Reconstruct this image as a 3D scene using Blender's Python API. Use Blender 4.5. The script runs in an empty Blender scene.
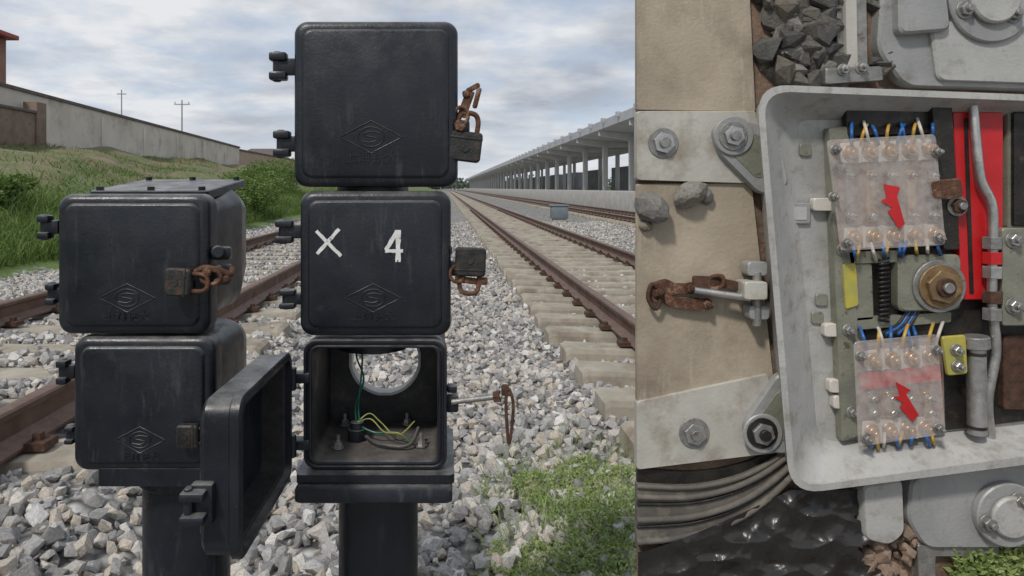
import bpy, bmesh, math, random
import numpy as np
from mathutils import Vector, Matrix, noise as mnoise
random.seed(4); rng=np.random.default_rng(7)
sc=bpy.context.scene
F=690.0; CX=445.0; CY=188.0; H=1.3
# ------------------------------------------------------------ materials
def nodes(name):
    m=bpy.data.materials.new(name); m.use_nodes=True
    nt=m.node_tree; return m,nt,nt.nodes['Principled BSDF']
def N(nt,t,**k):
    n=nt.nodes.new(t)
    for a,b in k.items(): setattr(n,a,b)
    return n
def mixc(nt,f,a,b,blend='MIX'):
    n=nt.nodes.new('ShaderNodeMix'); n.data_type='RGBA'; n.blend_type=blend
    for s,v in ((0,f),(6,a),(7,b)):
        if isinstance(v,bpy.types.NodeSocket): nt.links.new(v,n.inputs[s])
        elif s==0: n.inputs[0].default_value=v
        else: n.inputs[s].default_value=(*v,1) if len(v)==3 else v
    return n.outputs[2]
def noise(nt,scale,detail=4,rough=.55,co=None):
    n=N(nt,'ShaderNodeTexNoise'); n.inputs['Scale'].default_value=scale
    n.inputs['Detail'].default_value=detail; n.inputs['Roughness'].default_value=rough
    if co is None:
        g=N(nt,'ShaderNodeNewGeometry'); co=g.outputs['Position']
    nt.links.new(co,n.inputs['Vector']); return n.outputs['Fac']
def ramp(nt,v,a,b,x=0.,y=1.):
    n=N(nt,'ShaderNodeMapRange'); n.inputs[1].default_value=a;n.inputs[2].default_value=b
    n.inputs[3].default_value=x;n.inputs[4].default_value=y
    nt.links.new(v,n.inputs[0]); return n.outputs[0]
def math_(nt,op,a,b=None):
    n=N(nt,'ShaderNodeMath',operation=op)
    for i,v in enumerate((a,b)):
        if v is None: continue
        if isinstance(v,bpy.types.NodeSocket): nt.links.new(v,n.inputs[i])
        else: n.inputs[i].default_value=v
    return n.outputs[0]
def M(name,c1,c2,rough=.6,metal=0.,scale=8,bump=.15,bscale=80,c3=None,t3=(.6,.7),s3=14,dust=None,r2=None,bd=.004,island=0,specks=None):
    m,nt,b=nodes(name)
    col=mixc(nt,ramp(nt,noise(nt,scale,5),.35,.65),c1,c2)
    if c3:
        f3=ramp(nt,noise(nt,s3,6,.65),*t3); col=mixc(nt,f3,col,c3)
    if specks:
        # drips and scuffs: noise stretched along the vertical, plus fine specks
        g=N(nt,'ShaderNodeNewGeometry'); mp=N(nt,'ShaderNodeMapping'); mp.inputs['Scale'].default_value=(1,1,.16); nt.links.new(g.outputs['Position'],mp.inputs['Vector'])
        f=math_(nt,'MULTIPLY',ramp(nt,noise(nt,55,5,.7,mp.outputs[0]),.55,.80,0,.75),ramp(nt,noise(nt,6,3),.4,.6))
        col=mixc(nt,f,col,specks)
        col=mixc(nt,ramp(nt,noise(nt,170,3,.7),.68,.76,0,.8),col,specks)
    if island:
        g=N(nt,'ShaderNodeNewGeometry')
        v=ramp(nt,g.outputs['Random Per Island'],0,1,1-island,1+island)
        cb=N(nt,'ShaderNodeCombineColor')
        for i in range(3): nt.links.new(v,cb.inputs[i])
        col=mixc(nt,1.0,col,cb.outputs[0],'MULTIPLY')
    if dust:
        g=N(nt,'ShaderNodeNewGeometry'); s=N(nt,'ShaderNodeSeparateXYZ'); nt.links.new(g.outputs['Normal'],s.inputs[0])
        f=math_(nt,'MULTIPLY',ramp(nt,s.outputs[2],.3,.95),ramp(nt,noise(nt,25,6,.7),.35,.65,.25,.95))
        col=mixc(nt,f,col,dust)
    nt.links.new(col,b.inputs['Base Color'])
    b.inputs['Metallic'].default_value=metal
    nt.links.new(ramp(nt,noise(nt,scale*2.3,4),.3,.7,max(.03,rough-.12),min(1,rough+.14)),b.inputs['Roughness'])
    if bump:
        bp=N(nt,'ShaderNodeBump'); bp.inputs['Strength'].default_value=bump; bp.inputs['Distance'].default_value=bd
        nt.links.new(noise(nt,bscale,6,.6),bp.inputs['Height']); nt.links.new(bp.outputs[0],b.inputs['Normal'])
    return m
PAINT=M('black_paint',(.006,.008,.013),(.012,.015,.022),.36,0,9,.3,160,c3=(.04,.04,.042),t3=(.62,.84),s3=22,dust=(.17,.168,.16),bd=.002,specks=(.075,.075,.075))
PAINTIN=M('inner_paint',(.02,.02,.021),(.045,.043,.04),.55,0,14,.3,90,c3=(.12,.10,.08),t3=(.55,.75),dust=(.15,.135,.12))
RUST=M('rust',(.07,.032,.018),(.17,.08,.045),.85,.1,60,.8,220,c3=(.34,.25,.19),t3=(.55,.75),s3=60)
RUSTD=M('rust_dark',(.05,.026,.018),(.11,.055,.035),.8,.2,60,.6,220)
LOCK=M('lock_dark',(.03,.03,.032),(.06,.055,.05),.5,.5,60,.4,200,c3=(.12,.06,.035),t3=(.58,.7),s3=60)
STEEL=M('steel',(.42,.42,.41),(.58,.57,.55),.35,.85,30,.15,200,c3=(.25,.19,.14),t3=(.62,.75),s3=40)
STEELD=M('steel_dull',(.22,.22,.21),(.34,.33,.31),.5,.6,40,.3,200,c3=(.13,.08,.05),t3=(.58,.72),s3=50)
WHITE=M('white_paint',(.75,.75,.73),(.6,.6,.58),.6,0,60,.2,300,c3=(.07,.07,.075),t3=(.60,.66),s3=110)
GREENW=M('green_wire',(.01,.09,.06),(.02,.14,.09),.4,0,20,0)
YELW=M('yellow_wire',(.36,.36,.09),(.22,.26,.08),.45,0,30,0)
def stone_mat(name,c1,c2,c3):
    m,nt,b=nodes(name); g=N(nt,'ShaderNodeNewGeometry')
    r=N(nt,'ShaderNodeValToRGB'); e=r.color_ramp.elements
    e[0].position=0;e[0].color=(*c1,1);e[1].position=1;e[1].color=(*c3,1)
    x=r.color_ramp.elements.new(.5);x.color=(*c2,1); 
    x=r.color_ramp.elements.new(.80);x.color=(c2[0]*1.16,c2[1]*1.04,c2[2]*.88,1)
    nt.links.new(g.outputs['Random Per Island'],r.inputs[0])
    sp=ramp(nt,noise(nt,110,6,.75),.3,.7,.60,1.28)
    cb=N(nt,'ShaderNodeCombineColor')
    for i in range(3): nt.links.new(sp,cb.inputs[i])
    nt.links.new(mixc(nt,1.,r.outputs[0],cb.outputs[0],'MULTIPLY'),b.inputs['Base Color'])
    b.inputs['Roughness'].default_value=.85
    bp=N(nt,'ShaderNodeBump');bp.inputs['Strength'].default_value=.8;bp.inputs['Distance'].default_value=.005
    nt.links.new(noise(nt,120,6,.65),bp.inputs['Height']);nt.links.new(bp.outputs[0],b.inputs['Normal'])
    return m
STONE=stone_mat('ballast_stone',(.20,.195,.19),(.42,.41,.40),(.64,.63,.61))
STONED=stone_mat('dark_stone',(.05,.048,.045),(.12,.115,.105),(.22,.21,.195))
SLEEP=M('concrete_sleeper',(.28,.25,.20),(.39,.355,.29),.9,0,5,.6,70,c3=(.18,.14,.10),t3=(.48,.72),s3=4)
RAIL=M('rusty_rail',(.085,.048,.035),(.15,.088,.066),.6,.3,6,.3,90,dust=(.20,.14,.11))
def leaf_mat(name,c1,c2,c3):
    m,nt,b=nodes(name); g=N(nt,'ShaderNodeNewGeometry')
    r=N(nt,'ShaderNodeValToRGB'); e=r.color_ramp.elements
    e[0].color=(*c1,1);e[1].color=(*c3,1); x=e.new(.5);x.color=(*c2,1)
    v=math_(nt,'ADD',math_(nt,'MULTIPLY',g.outputs['Random Per Island'],.55),ramp(nt,noise(nt,3,3),.3,.7,0,.45))
    nt.links.new(v,r.inputs[0]); nt.links.new(r.outputs[0],b.inputs['Base Color'])
    b.inputs['Roughness'].default_value=.6
    t=N(nt,'ShaderNodeBsdfTranslucent'); nt.links.new(r.outputs[0],t.inputs[0])
    mx=N(nt,'ShaderNodeMixShader'); mx.inputs[0].default_value=.35
    nt.links.new(b.outputs[0],mx.inputs[1]);nt.links.new(t.outputs[0],mx.inputs[2])
    nt.links.new(mx.outputs[0],nt.nodes['Material Output'].inputs[0]); return m
WEED=leaf_mat('weed_leaf',(.12,.18,.05),(.28,.38,.11),(.46,.52,.24))
GRASS=leaf_mat('grass_blade',(.05,.10,.02),(.12,.20,.04),(.24,.28,.09))
DRY=leaf_mat('dry_grass',(.16,.15,.06),(.19,.20,.08),(.13,.20,.06))
TREE=leaf_mat('tree_leaf',(.08,.10,.08),(.11,.14,.10),(.15,.18,.13))
# ------------------------------------------------------------ mesh helpers
def empty(name,loc=(0,0,0)):
    o=bpy.data.objects.new(name,None); o.location=loc; o.empty_display_size=.1; sc.collection.objects.link(o); return o
def link(o,parent=None,mat=None):
    sc.collection.objects.link(o)
    if parent is not None:
        o.parent=parent; o.matrix_parent_inverse=Matrix.Translation(-Vector(parent.location))
    if mat: o.data.materials.append(mat)
    return o
def frombm(name,bm,mat,parent,smooth=True,ang=35):
    bmesh.ops.recalc_face_normals(bm,faces=bm.faces)
    me=bpy.data.meshes.new(name); bm.to_mesh(me); bm.free()
    if smooth:
        me.polygons.foreach_set('use_smooth',[True]*len(me.polygons)); me.set_sharp_from_angle(angle=math.radians(ang))
    return link(bpy.data.objects.new(name,me),parent,mat)
def loft(name,loops,mat,parent=None,cap0=True,cap1=True,smooth=True,ang=35):
    bm=bmesh.new(); L=[[bm.verts.new(p) for p in lp] for lp in loops]; n=len(L[0])
    for a,b in zip(L,L[1:]):
        for i in range(n): bm.faces.new((a[i],a[(i+1)%n],b[(i+1)%n],b[i]))
    if cap0: bm.faces.new(L[0][::-1])
    if cap1: bm.faces.new(L[-1])
    return frombm(name,bm,mat,parent,smooth,ang)
def rrect(cx,cz,hw,hh,r,n=6):
    r=min(r,hw*.99,hh*.99); P=[]
    for sx,sz,a0 in ((1,1,0),(-1,1,90),(-1,-1,180),(1,-1,270)):
        for i in range(n+1):
            a=math.radians(a0+90*i/n); P.append((cx+sx*(hw-r)+r*math.cos(a),cz+sz*(hh-r)+r*math.sin(a)))
    return P
def xz(P,y): return [(a,y,b) for a,b in P]
def box(name,c,s,mat,parent=None,bev=.0015,rot=None,seg=2):
    bm=bmesh.new(); bmesh.ops.create_cube(bm,size=1); bmesh.ops.scale(bm,vec=s,verts=bm.verts)
    if bev: bmesh.ops.bevel(bm,geom=bm.edges[:],offset=min(bev,min(s)*.45),segments=seg,profile=.5,affect='EDGES')
    mt=Matrix.Translation(c)
    if rot: mt=mt@Matrix.Rotation(rot[1],4,'Y')@Matrix.Rotation(rot[2],4,'Z')@Matrix.Rotation(rot[0],4,'X')
    bmesh.ops.transform(bm,matrix=mt,verts=bm.verts)
    return frombm(name,bm,mat,parent)
def cyl(name,p0,p1,r,mat,parent=None,n=24,r1=None,bev=0.0):
    p0=Vector(p0);p1=Vector(p1);d=(p1-p0);L=d.length;d.normalize()
    u=d.orthogonal().normalized();v=d.cross(u); r1=r if r1 is None else r1
    st=[(0,r-bev),(bev,r),(L-bev,r1),(L,r1-bev)] if bev else [(0,r),(L,r1)]
    return loft(name,[[p0+d*t+(u*math.cos(2*math.pi*i/n)+v*math.sin(2*math.pi*i/n))*q for i in range(n)] for t,q in st],mat,parent)
def smoothpath(P,k=6,closed=False):
    P=[Vector(p) for p in P]; out=[]; n=len(P)
    for i in range(n if closed else n-1):
        if closed: a,b,c,d=P[(i-1)%n],P[i],P[(i+1)%n],P[(i+2)%n]
        else: a,b,c,d=P[max(i-1,0)],P[i],P[i+1],P[min(i+2,n-1)]
        for j in range(k):
            t=j/k; out.append(.5*((2*b)+(c-a)*t+(2*a-5*b+4*c-d)*t*t+(3*b-a-3*c+d)*t**3))
    if not closed: out.append(P[-1])
    return out
def tube(name,P,r,mat,parent=None,n=8,k=6,closed=False,sm=True):
    P=smoothpath(P,k,closed) if sm else [Vector(p) for p in P]
    loops=[]; prev=None; m=len(P)
    for i,p in enumerate(P):
        if closed: t=(P[(i+1)%m]-P[(i-1)%m])
        else: t=(P[min(i+1,m-1)]-P[max(i-1,0)])
        t.normalize()
        u=t.orthogonal() if prev is None else prev-t*prev.dot(t)
        u.normalize(); prev=u; v=t.cross(u)
        loops.append([p+(u*math.cos(2*math.pi*j/n)+v*math.sin(2*math.pi*j/n))*r for j in range(n)])
    if closed: loops.append(loops[0])
    return loft(name,loops,mat,parent,cap0=not closed,cap1=not closed,ang=60)
def trimesh(name,V,T,mat,parent=None,smooth=False):
    V=np.asarray(V,np.float32);T=np.asarray(T,np.int32); me=bpy.data.meshes.new(name)
    me.vertices.add(len(V)); me.vertices.foreach_set('co',V.ravel())
    me.loops.add(T.size); me.loops.foreach_set('vertex_index',T.ravel())
    me.polygons.add(len(T)); me.polygons.foreach_set('loop_start',np.arange(0,T.size,3,dtype=np.int32))
    me.update(calc_edges=True); me.polygons.foreach_set('use_smooth',[smooth]*len(T)); me.validate()
    return link(bpy.data.objects.new(name,me),parent,mat)
def W(px,py,Y): return Vector(((px-CX)/F*Y,Y,H-(py-CY)/F*Y))
def text(name,body,loc,size,mat,parent,ext=.0008,off=0,wx=1):
    cu=bpy.data.curves.new(name,'FONT'); cu.body=body; cu.size=size; cu.extrude=ext; cu.offset=off; cu.align_x='CENTER'; cu.align_y='CENTER'
    o=bpy.data.objects.new(name,cu); link(o,parent,mat)
    o.rotation_euler=(math.radians(90),0,0); o.location=loc; o.scale=(wx,1,1); return o
def rquat(n):
    q=rng.normal(size=(n,4)); q/=np.linalg.norm(q,axis=1)[:,None]; w,x,y,z=q.T
    return np.stack([1-2*(y*y+z*z),2*(x*y-z*w),2*(x*z+y*w),2*(x*y+z*w),1-2*(x*x+z*z),2*(y*z-x*w),2*(x*z-y*w),2*(y*z+x*w),1-2*(x*x+y*y)],1).reshape(n,3,3)
def mkproto(k,lo=.85,hi=1.1):
    bm=bmesh.new(); s=np.array([1,random.uniform(.65,.95),random.uniform(.5,.8)])
    for i in range(k):
        v=rng.normal(size=3); v/=np.linalg.norm(v); v=v*rng.uniform(lo,hi)*s
        bm.verts.new(v)
    bmesh.ops.convex_hull(bm,input=bm.verts)
    for v in [v for v in bm.verts if not v.link_faces]: bm.verts.remove(v)
    bmesh.ops.triangulate(bm,faces=bm.faces); bm.verts.index_update()
    r=(np.array([v.co[:] for v in bm.verts]),np.array([[v.index for v in f.verts] for f in bm.faces])); bm.free(); return r
protos=[mkproto(15) for k in range(24)]; rprotos=[mkproto(60,.93,1.04) for k in range(8)]
def stones(name,pos,rad,mat,parent=None,protos=protos):
    pos=np.asarray(pos);n=len(pos);R=rquat(n);which=rng.integers(0,len(protos),n);Vs=[];Ts=[];off=0
    for k,(pv,pt) in enumerate(protos):
        idx=np.where(which==k)[0]
        if not len(idx): continue
        v=np.einsum('nij,vj->nvi',R[idx],pv)*rad[idx][:,None,None]+pos[idx][:,None,:]
        t=pt[None]+(np.arange(len(idx))*len(pv))[:,None,None]+off
        Vs.append(v.reshape(-1,3));Ts.append(t.reshape(-1,3));off+=len(idx)*len(pv)
    return trimesh(name,np.vstack(Vs),np.vstack(Ts),mat,parent)
def leaves(name,pos,size,mat,parent=None,up=.3,asp=.5):
    n=len(pos); a=rng.normal(size=(n,3)); a[:,2]=np.abs(a[:,2])*up*2; a/=np.linalg.norm(a,axis=1)[:,None]
    b=np.cross(a,rng.normal(size=(n,3))); b/=np.linalg.norm(b,axis=1)[:,None]
    s=size[:,None]; V=np.stack([pos,pos+a*s*.5+b*s*asp*.5,pos+a*s,pos+a*s*.5-b*s*asp*.5],1).reshape(-1,3)
    i=np.arange(n)*4; T=np.concatenate([np.stack([i,i+1,i+2],1),np.stack([i,i+2,i+3],1)])
    return trimesh(name,V,T,mat,parent)
def blades(name,pos,h,w,mat,parent=None,lean=.35):
    n=len(pos); d=rng.uniform(0,2*math.pi,n); sx=np.stack([np.cos(d),np.sin(d),np.zeros(n)],1)
    l=rng.normal(size=(n,3))*lean; l[:,2]=1; l*=h[:,None]
    mid=pos+l*.55; tip=pos+l*1.0+np.stack([l[:,0],l[:,1],-np.abs(l[:,0])*.6],1)*.6
    ww=w[:,None]; V=np.stack([pos-sx*ww,pos+sx*ww,mid+sx*ww*.7,mid-sx*ww*.7,tip],1).reshape(-1,3)
    i=np.arange(n)*5; T=np.concatenate([np.stack([i,i+1,i+2],1),np.stack([i,i+2,i+3],1),np.stack([i+3,i+2,i+4],1)])
    return trimesh(name,V,T,mat,parent)
# ------------------------------------------------------------ terrain
kx=[-3000,-60,-18.5,-17.5,-10,-6.5,-5.2,-4.4,-4.2,-1.25,-.75,.55,.95,3.5,3.9,5.3,5.6,8.7,9.2,30,3000]
kz=[3.3,3.3,3.3,3.2,1.5,.45,.18,.20,.25,.235,.03,-.02,.03,.03,0.0,0.0,.03,.03,.0,.3,.3]
def tz(x,y):
    x=np.asarray(x,float);y=np.asarray(y,float); z=np.interp(x,kx,kz)
    e=np.clip((-x-6)/3,0,1)*np.clip((70+x)/30,0,1)
    return z+e*(.12*np.sin(x*1.3+y*.5)+.1*np.sin(y*.9-x*.4)+.05*np.sin(x*3.1)*np.sin(y*2.3))
xs=np.unique(np.concatenate([np.linspace(-3000,-60,14),np.arange(-60,-20,2),np.arange(-20,12,.25),np.arange(12,40,2),np.linspace(40,3000,14),kx]))
ys=np.concatenate([np.linspace(-60,-2,8),np.arange(-1,60,.6),np.geomspace(61,3500,40)])
X,Y=np.meshgrid(xs,ys); Z=tz(X,Y); nx,ny=len(xs),len(ys)
V=np.stack([X,Y,Z],2).reshape(-1,3); I=(np.arange(ny-1)[:,None]*nx+np.arange(nx-1)[None]).ravel()
T=np.concatenate([np.stack([I,I+1,I+nx+1],1),np.stack([I,I+nx+1,I+nx],1)])
m,nt,b=nodes('ground_mix')
g=N(nt,'ShaderNodeNewGeometry'); s=N(nt,'ShaderNodeSeparateXYZ'); nt.links.new(g.outputs['Position'],s.inputs[0])
vo=N(nt,'ShaderNodeTexVoronoi'); vo.inputs['Scale'].default_value=17; nt.links.new(g.outputs['Position'],vo.inputs['Vector'])
sc2=N(nt,'ShaderNodeSeparateColor'); nt.links.new(vo.outputs['Color'],sc2.inputs[0])
bal=mixc(nt,sc2.outputs[0],(.18,.175,.165),(.52,.51,.49)); 
bal=mixc(nt,ramp(nt,vo.outputs['Distance'],.3,.75),bal,(.07,.068,.065))
xn=math_(nt,'ADD',s.outputs[0],ramp(nt,noise(nt,1.2,5),.3,.7,-.7,.7))
soil=mixc(nt,ramp(nt,noise(nt,.9,7,.65),.36,.58),(.22,.16,.11),(.10,.135,.045))
soil=mixc(nt,ramp(nt,noise(nt,6,5,.7),.52,.72),soil,(.25,.20,.14))
green=mixc(nt,noise(nt,5,6,.7),(.05,.10,.02),(.16,.22,.06))
soil=mixc(nt,ramp(nt,xn,-11,-8),soil,green)
col=mixc(nt,ramp(nt,xn,-5.4,-5.0),soil,bal)
far=mixc(nt,noise(nt,.02,4),(.12,.14,.08),(.22,.2,.14))
col=mixc(nt,ramp(nt,s.outputs[0],24,26),col,far)
nt.links.new(col,b.inputs['Base Color']); b.inputs['Roughness'].default_value=.95
bp=N(nt,'ShaderNodeBump'); bp.inputs['Strength'].default_value=.8; bp.inputs['Distance'].default_value=.03; bp.invert=True
nt.links.new(vo.outputs['Distance'],bp.inputs['Height']); nt.links.new(bp.outputs[0],b.inputs['Normal'])
trimesh('ground',V,T,m,smooth=True)
# ------------------------------------------------------------ tracks
def track(xa,xb,top,name,y0=.9):
    e=empty(name,((xa+xb)/2,0,top)); cx=(xa+xb)/2; st=top-.16
    bm=bmesh.new()
    for y in np.arange(y0,260,.6):
        jx=random.uniform(-.025,.025); jy=random.uniform(-.012,.012); jr=random.uniform(-.006,.006)
        prof=[(-1.3,0),(-1.27,0),(-.35,-.035),(.35,-.035),(1.27,0),(1.3,0)]
        wt=[.12,.13,.11,.11,.13,.12]; rows=[]
        for (dx,dz),w in zip(prof,wt):
            ed=.02 if abs(dx)>1.29 else 0
            rows.append([bm.verts.new((cx+dx+jx,y+jy+jr*dx+sx*ww,zz)) for sx,ww,zz in ((-1,w+.03,st-.24),(-1,w+.012,st+dz-.03-ed),(-1,w,st+dz-ed),(1,w,st+dz-ed),(1,w+.012,st+dz-.03-ed),(1,w+.03,st-.24))])
        for a,b2 in zip(rows,rows[1:]):
            for i in range(6): bm.faces.new((a[i],a[(i+1)%6],b2[(i+1)%6],b2[i]))
        bm.faces.new(rows[0]);bm.faces.new(rows[-1][::-1])
    frombm('sleepers',bm,SLEEP,e,False)
    for rx in (xa,xb):
        half=[(.0725,0),(.0725,.012),(.02,.03),(.0085,.045),(.0085,.115),(.034,.128),(.036,.15),(.028,.159),(.012,.162)]
        pr=[(a,z) for a,z in half]+[(-a,z) for a,z in half[::-1]]
        loft('rail',[[(rx+a,yy,st+.002+z) for a,z in pr] for yy in (-3,400)],RAIL,e)
    bm=bmesh.new()
    for rx in (xa,xb):
        for y in np.arange(y0,36,.6):
            for sd in (-1,1):
                for (ox,oy,sx,sy,sz,oz) in ((.11,0,.08,.10,.03,.012),(.10,0,.03,.035,.05,.03)):
                    r=bmesh.ops.create_cube(bm,size=1); bmesh.ops.scale(bm,vec=(sx,sy,sz),verts=r['verts'])
                    bmesh.ops.translate(bm,vec=(rx+sd*ox,y+oy,st+oz),verts=r['verts'])
    frombm('rail_clips',bm,RUSTD,e,False)
track(1.43,2.87,.30,'railway_track'); track(-3.29,-1.69,.45,'railway_track',2.7); track(6.45,7.89,.30,'railway_track')
def onsleeper(x,y,m=.0):
    ph=(y-.9+.3)%.6-.3
    r=np.zeros(len(x),bool)
    for c in (2.15,-2.49,7.17): r|=(np.abs(x-c)<1.3+m)&(np.abs(ph)<.135+m)&((c>0)|(y>2.5))
    return r
def onrail(x):
    r=np.zeros(len(x),bool)
    for c in (1.43,2.87,-3.29,-1.69,6.45,7.89): r|=np.abs(x-c)<.09
    return r
P=[];R=[]
for y0,y1,den,ra,rb in ((1.2,5,820,.015,.050),(5,10,470,.02,.048),(10,26,130,.024,.048)):
    A=(y1-y0)*(.75*y1+.5+.45*y1+.8); n=int(A*den)
    y=rng.uniform(y0,y1,n);x=rng.uniform(-.75*y1-.5,.45*y1+.8,n)
    stray=(rng.uniform(0,1,n)<.04)&(x<0)
    k=(x>-.75*y-.5)&(x<.45*y+.8)&(x>-5.1+.25*np.sin(y*2))&(x<9)&(~onsleeper(x,y,.012)|stray)&~onrail(x); x=x[k];y=y[k];stray=stray[k]
    r=ra+(rb-ra)*rng.uniform(0,1,len(x))**1.3; z=tz(x,y)+rng.uniform(-.25,.7,len(x))*r
    r=np.where(stray,r*.7,r); z=np.where(stray&onsleeper(x,y),.28+r*.35,z)
    P.append(np.stack([x,y,z],1));R.append(r)
stones('ballast_gravel',np.vstack(P),np.concatenate(R),STONE)
def fbm(x,y,s):
    return np.array([mnoise.fractal(Vector((a*s,b*s,3.3)),1.,2.,4) for a,b in zip(x,y)])
n=60000; x=rng.uniform(.05,1.4,n);y=rng.uniform(1.9,4.0,n)
d=((x-.68)/.42)**2+((y-2.45)/.85)**2; f=fbm(x,y,4.5); k=rng.uniform(0,1,n)<np.clip((1.05-d)*1.2+f*1.6,0,1); x=x[k];y=y[k];d=d[k];f=f[k]
z=tz(x,y)+rng.uniform(.01,1,len(x))**.8*.05*np.clip(1.2-d+f,.25,1.2)+.022
leaves('creeping_weed',np.stack([x,y,z],1),rng.uniform(.007,.020,len(x)),WEED,up=.4,asp=.6)
n=1500; x=rng.uniform(.1,1.2,n);y=rng.uniform(2.0,3.9,n); d=((x-.62)/.5)**2+((y-2.6)/.9)**2; k=d<1.1; x=x[k];y=y[k]
blades('grass_sprigs',np.stack([x,y,tz(x,y)+.01],1),rng.uniform(.05,.12,len(x)),rng.uniform(.0012,.003,len(x)),WEED,lean=.6)
n=60000; y=5+rng.uniform(0,1,n)**1.6*60; x=-5.6-np.abs(rng.normal(size=n))*1.5
k=rng.uniform(0,1,n)<.55+.45*np.sin(x*1.7)*np.sin(y*.8); x=x[k];y=y[k]
blades('tall_grass',np.stack([x,y,tz(x,y)-.02],1),rng.uniform(.12,.5,len(x))*(.6+.5*np.abs(np.sin(y*.7+x))),rng.uniform(.006,.014,len(x)),GRASS)
n=36000; y=12+rng.uniform(0,1,n)**1.4*55; x=rng.uniform(-17.5,-7,n)
k=np.sin(x*1.1+y*.31)+np.sin(y*.53-x*.7)+rng.normal(size=n)*.7>.4; x=x[k];y=y[k]; h_=x>-14+rng.normal(size=len(x))*2.5
for kk,mm,nm in ((h_,GRASS,'grass_tufts'),(~h_,DRY,'dry_grass_tufts')):
    blades(nm,np.stack([x[kk],y[kk],tz(x[kk],y[kk])-.02],1),rng.uniform(.05,.26,kk.sum()),rng.uniform(.01,.022,kk.sum()),mm,lean=.7)
def bush(name,cx,cy,r,hh,n,mat,sz=(.05,.12)):
    P=[]
    for i in range(14):
        a=random.uniform(0,6.28);q=random.uniform(0,.75)*r; c=np.array([cx+math.cos(a)*q,cy+math.sin(a)*q*1.5,tz(cx,cy)+random.uniform(.2,.85)*hh])
        v=rng.normal(size=(n//14,3)); v/=np.linalg.norm(v,axis=1)[:,None]; v*=rng.uniform(.3,1,(n//14,1))**.5
        P.append(c+v*np.array([r*.42,r*.5,hh*.3]))
    P=np.vstack(P); leaves(name,P,rng.uniform(sz[0],sz[1],len(P)),mat,up=.2,asp=.6)
bush('bush',-5.9,18,.8,.9,5000,GRASS); bush('bush',-6.3,22,1.3,1.3,8000,GRASS); bush('bush',-7.4,28,1.8,1.5,8000,GRASS); bush('bush',-7.9,12.2,.6,.5,3500,GRASS)
bush('bush',-8.6,36,2.2,1.7,8000,GRASS)
P=[]
for i in range(130):
    x0=random.uniform(-230,120); y0=420+random.uniform(-30,60); hh=random.uniform(4,10)
    v=rng.normal(size=(90,3)); v/=np.linalg.norm(v,axis=1)[:,None]
    P.append(np.array([x0,y0,hh*.5])+v*rng.uniform(.4,1,(90,1))*np.array([7,5,hh*.5]))
P=np.vstack(P); leaves('distant_trees',P,rng.uniform(1.2,2.6,len(P)),TREE,up=.2,asp=.8)
# ------------------------------------------------------------ wall, house, poles
WALLM=M('rendered_wall',(.50,.46,.40),(.60,.56,.50),.9,0,.6,.3,20,c3=(.30,.26,.22),t3=(.5,.8),s3=1.1)
COPE=M('wall_coping',(.09,.075,.07),(.14,.12,.11),.9,0,3,.2,20)
BRICKW=M('tan_brick',(.36,.27,.20),(.42,.32,.24),.9,0,2,.3,20,c3=(.22,.16,.12),s3=3)
DBR=M('brown_block',(.15,.105,.08),(.22,.16,.125),.9,0,2,.4,20,c3=(.09,.07,.055),s3=2)
wl=empty('boundary_wall',(-18,45,4))
def wallseg(x,ya,yb,za,zb,ta,tb,mat,cm):
    for (w,oa,ob,m_,nm,z0a,z0b) in ((.12,0,0,mat,'panel',za,zb),(.2,.14,.14,cm,'coping',ta+.003,tb+.003)):
        t0=ta+oa;t1=tb+ob
        loft(nm,[[(x-w,ya,z0a),(x+w,ya,z0a),(x+w,ya,t0),(x-w,ya,t0)],[(x-w,yb,z0b),(x+w,yb,z0b),(x+w,yb,t1),(x-w,yb,t1)]],m_,wl,smooth=False)
wallseg(-18,25.5,60,2.7,2.7,5.45,4.75,WALLM,COPE)
wallseg(-18,60.02,130,2.7,2.7,4.55,4.5,BRICKW,COPE)
wallseg(-18,130.02,300,2.7,2.7,4.3,4.2,WALLM,COPE)
for y in np.arange(31,60,5): box('pier',(-17.88,y,3.85-.35*(y-25)/35),(.1,.3,2.4),WALLM,wl,.01)
bw=empty('block_wall',(-17.2,27,3.7))
box('blocks',(-17.3,26.2,3.3),(.5,5,2.2),DBR,bw,.02); box('coping',(-17.3,26.2,4.46),(.62,5.1,.12),COPE,bw,.02); box('pier',(-17.3,29.1,3.45),(.6,.7,2.9),DBR,bw,.03)
RED=M('red_paint',(.32,.05,.04),(.25,.04,.035),.6,0,3,.1,20)
PLAST=M('house_plaster',(.20,.10,.08),(.26,.14,.11),.9,0,1,.2,20)
GLASSD=M('dark_window',(.02,.025,.03),(.03,.035,.04),.15,0,3,0)
hs=empty('red_house',(-36.6,48,7)); O_=-4.7
box('walls',(-32.5+O_,49,7.5),(7,8,10.4),PLAST,hs,.03)
box('roof',(-32.4+O_,49,12.9),(8.2,9.0,.35),RED,hs,.05); box('balcony_slab',(-28.2+O_,44.6,9.2),(2.9,1.2,.3),RED,hs,.02)
for i in range(9): cyl('baluster',(-29.5+O_+i*.32,44.1,9.35),(-29.5+O_+i*.32,44.1,10.3),.04,RED,hs,8)
box('hand_rail',(-28.2+O_,44.1,10.35),(2.9,.12,.12),RED,hs,.01); box('hand_rail',(-28.2+O_,44.1,9.85),(2.9,.08,.08),RED,hs,.01)
cyl('balcony_post',(-27.0+O_,44.2,2.9),(-27.0+O_,44.2,9.1),.1,RED,hs,10)
box('balcony_wall',(-28.3+O_,45.6,5.6),(1.6,.2,5.8),PLAST,hs,.02)
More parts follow.
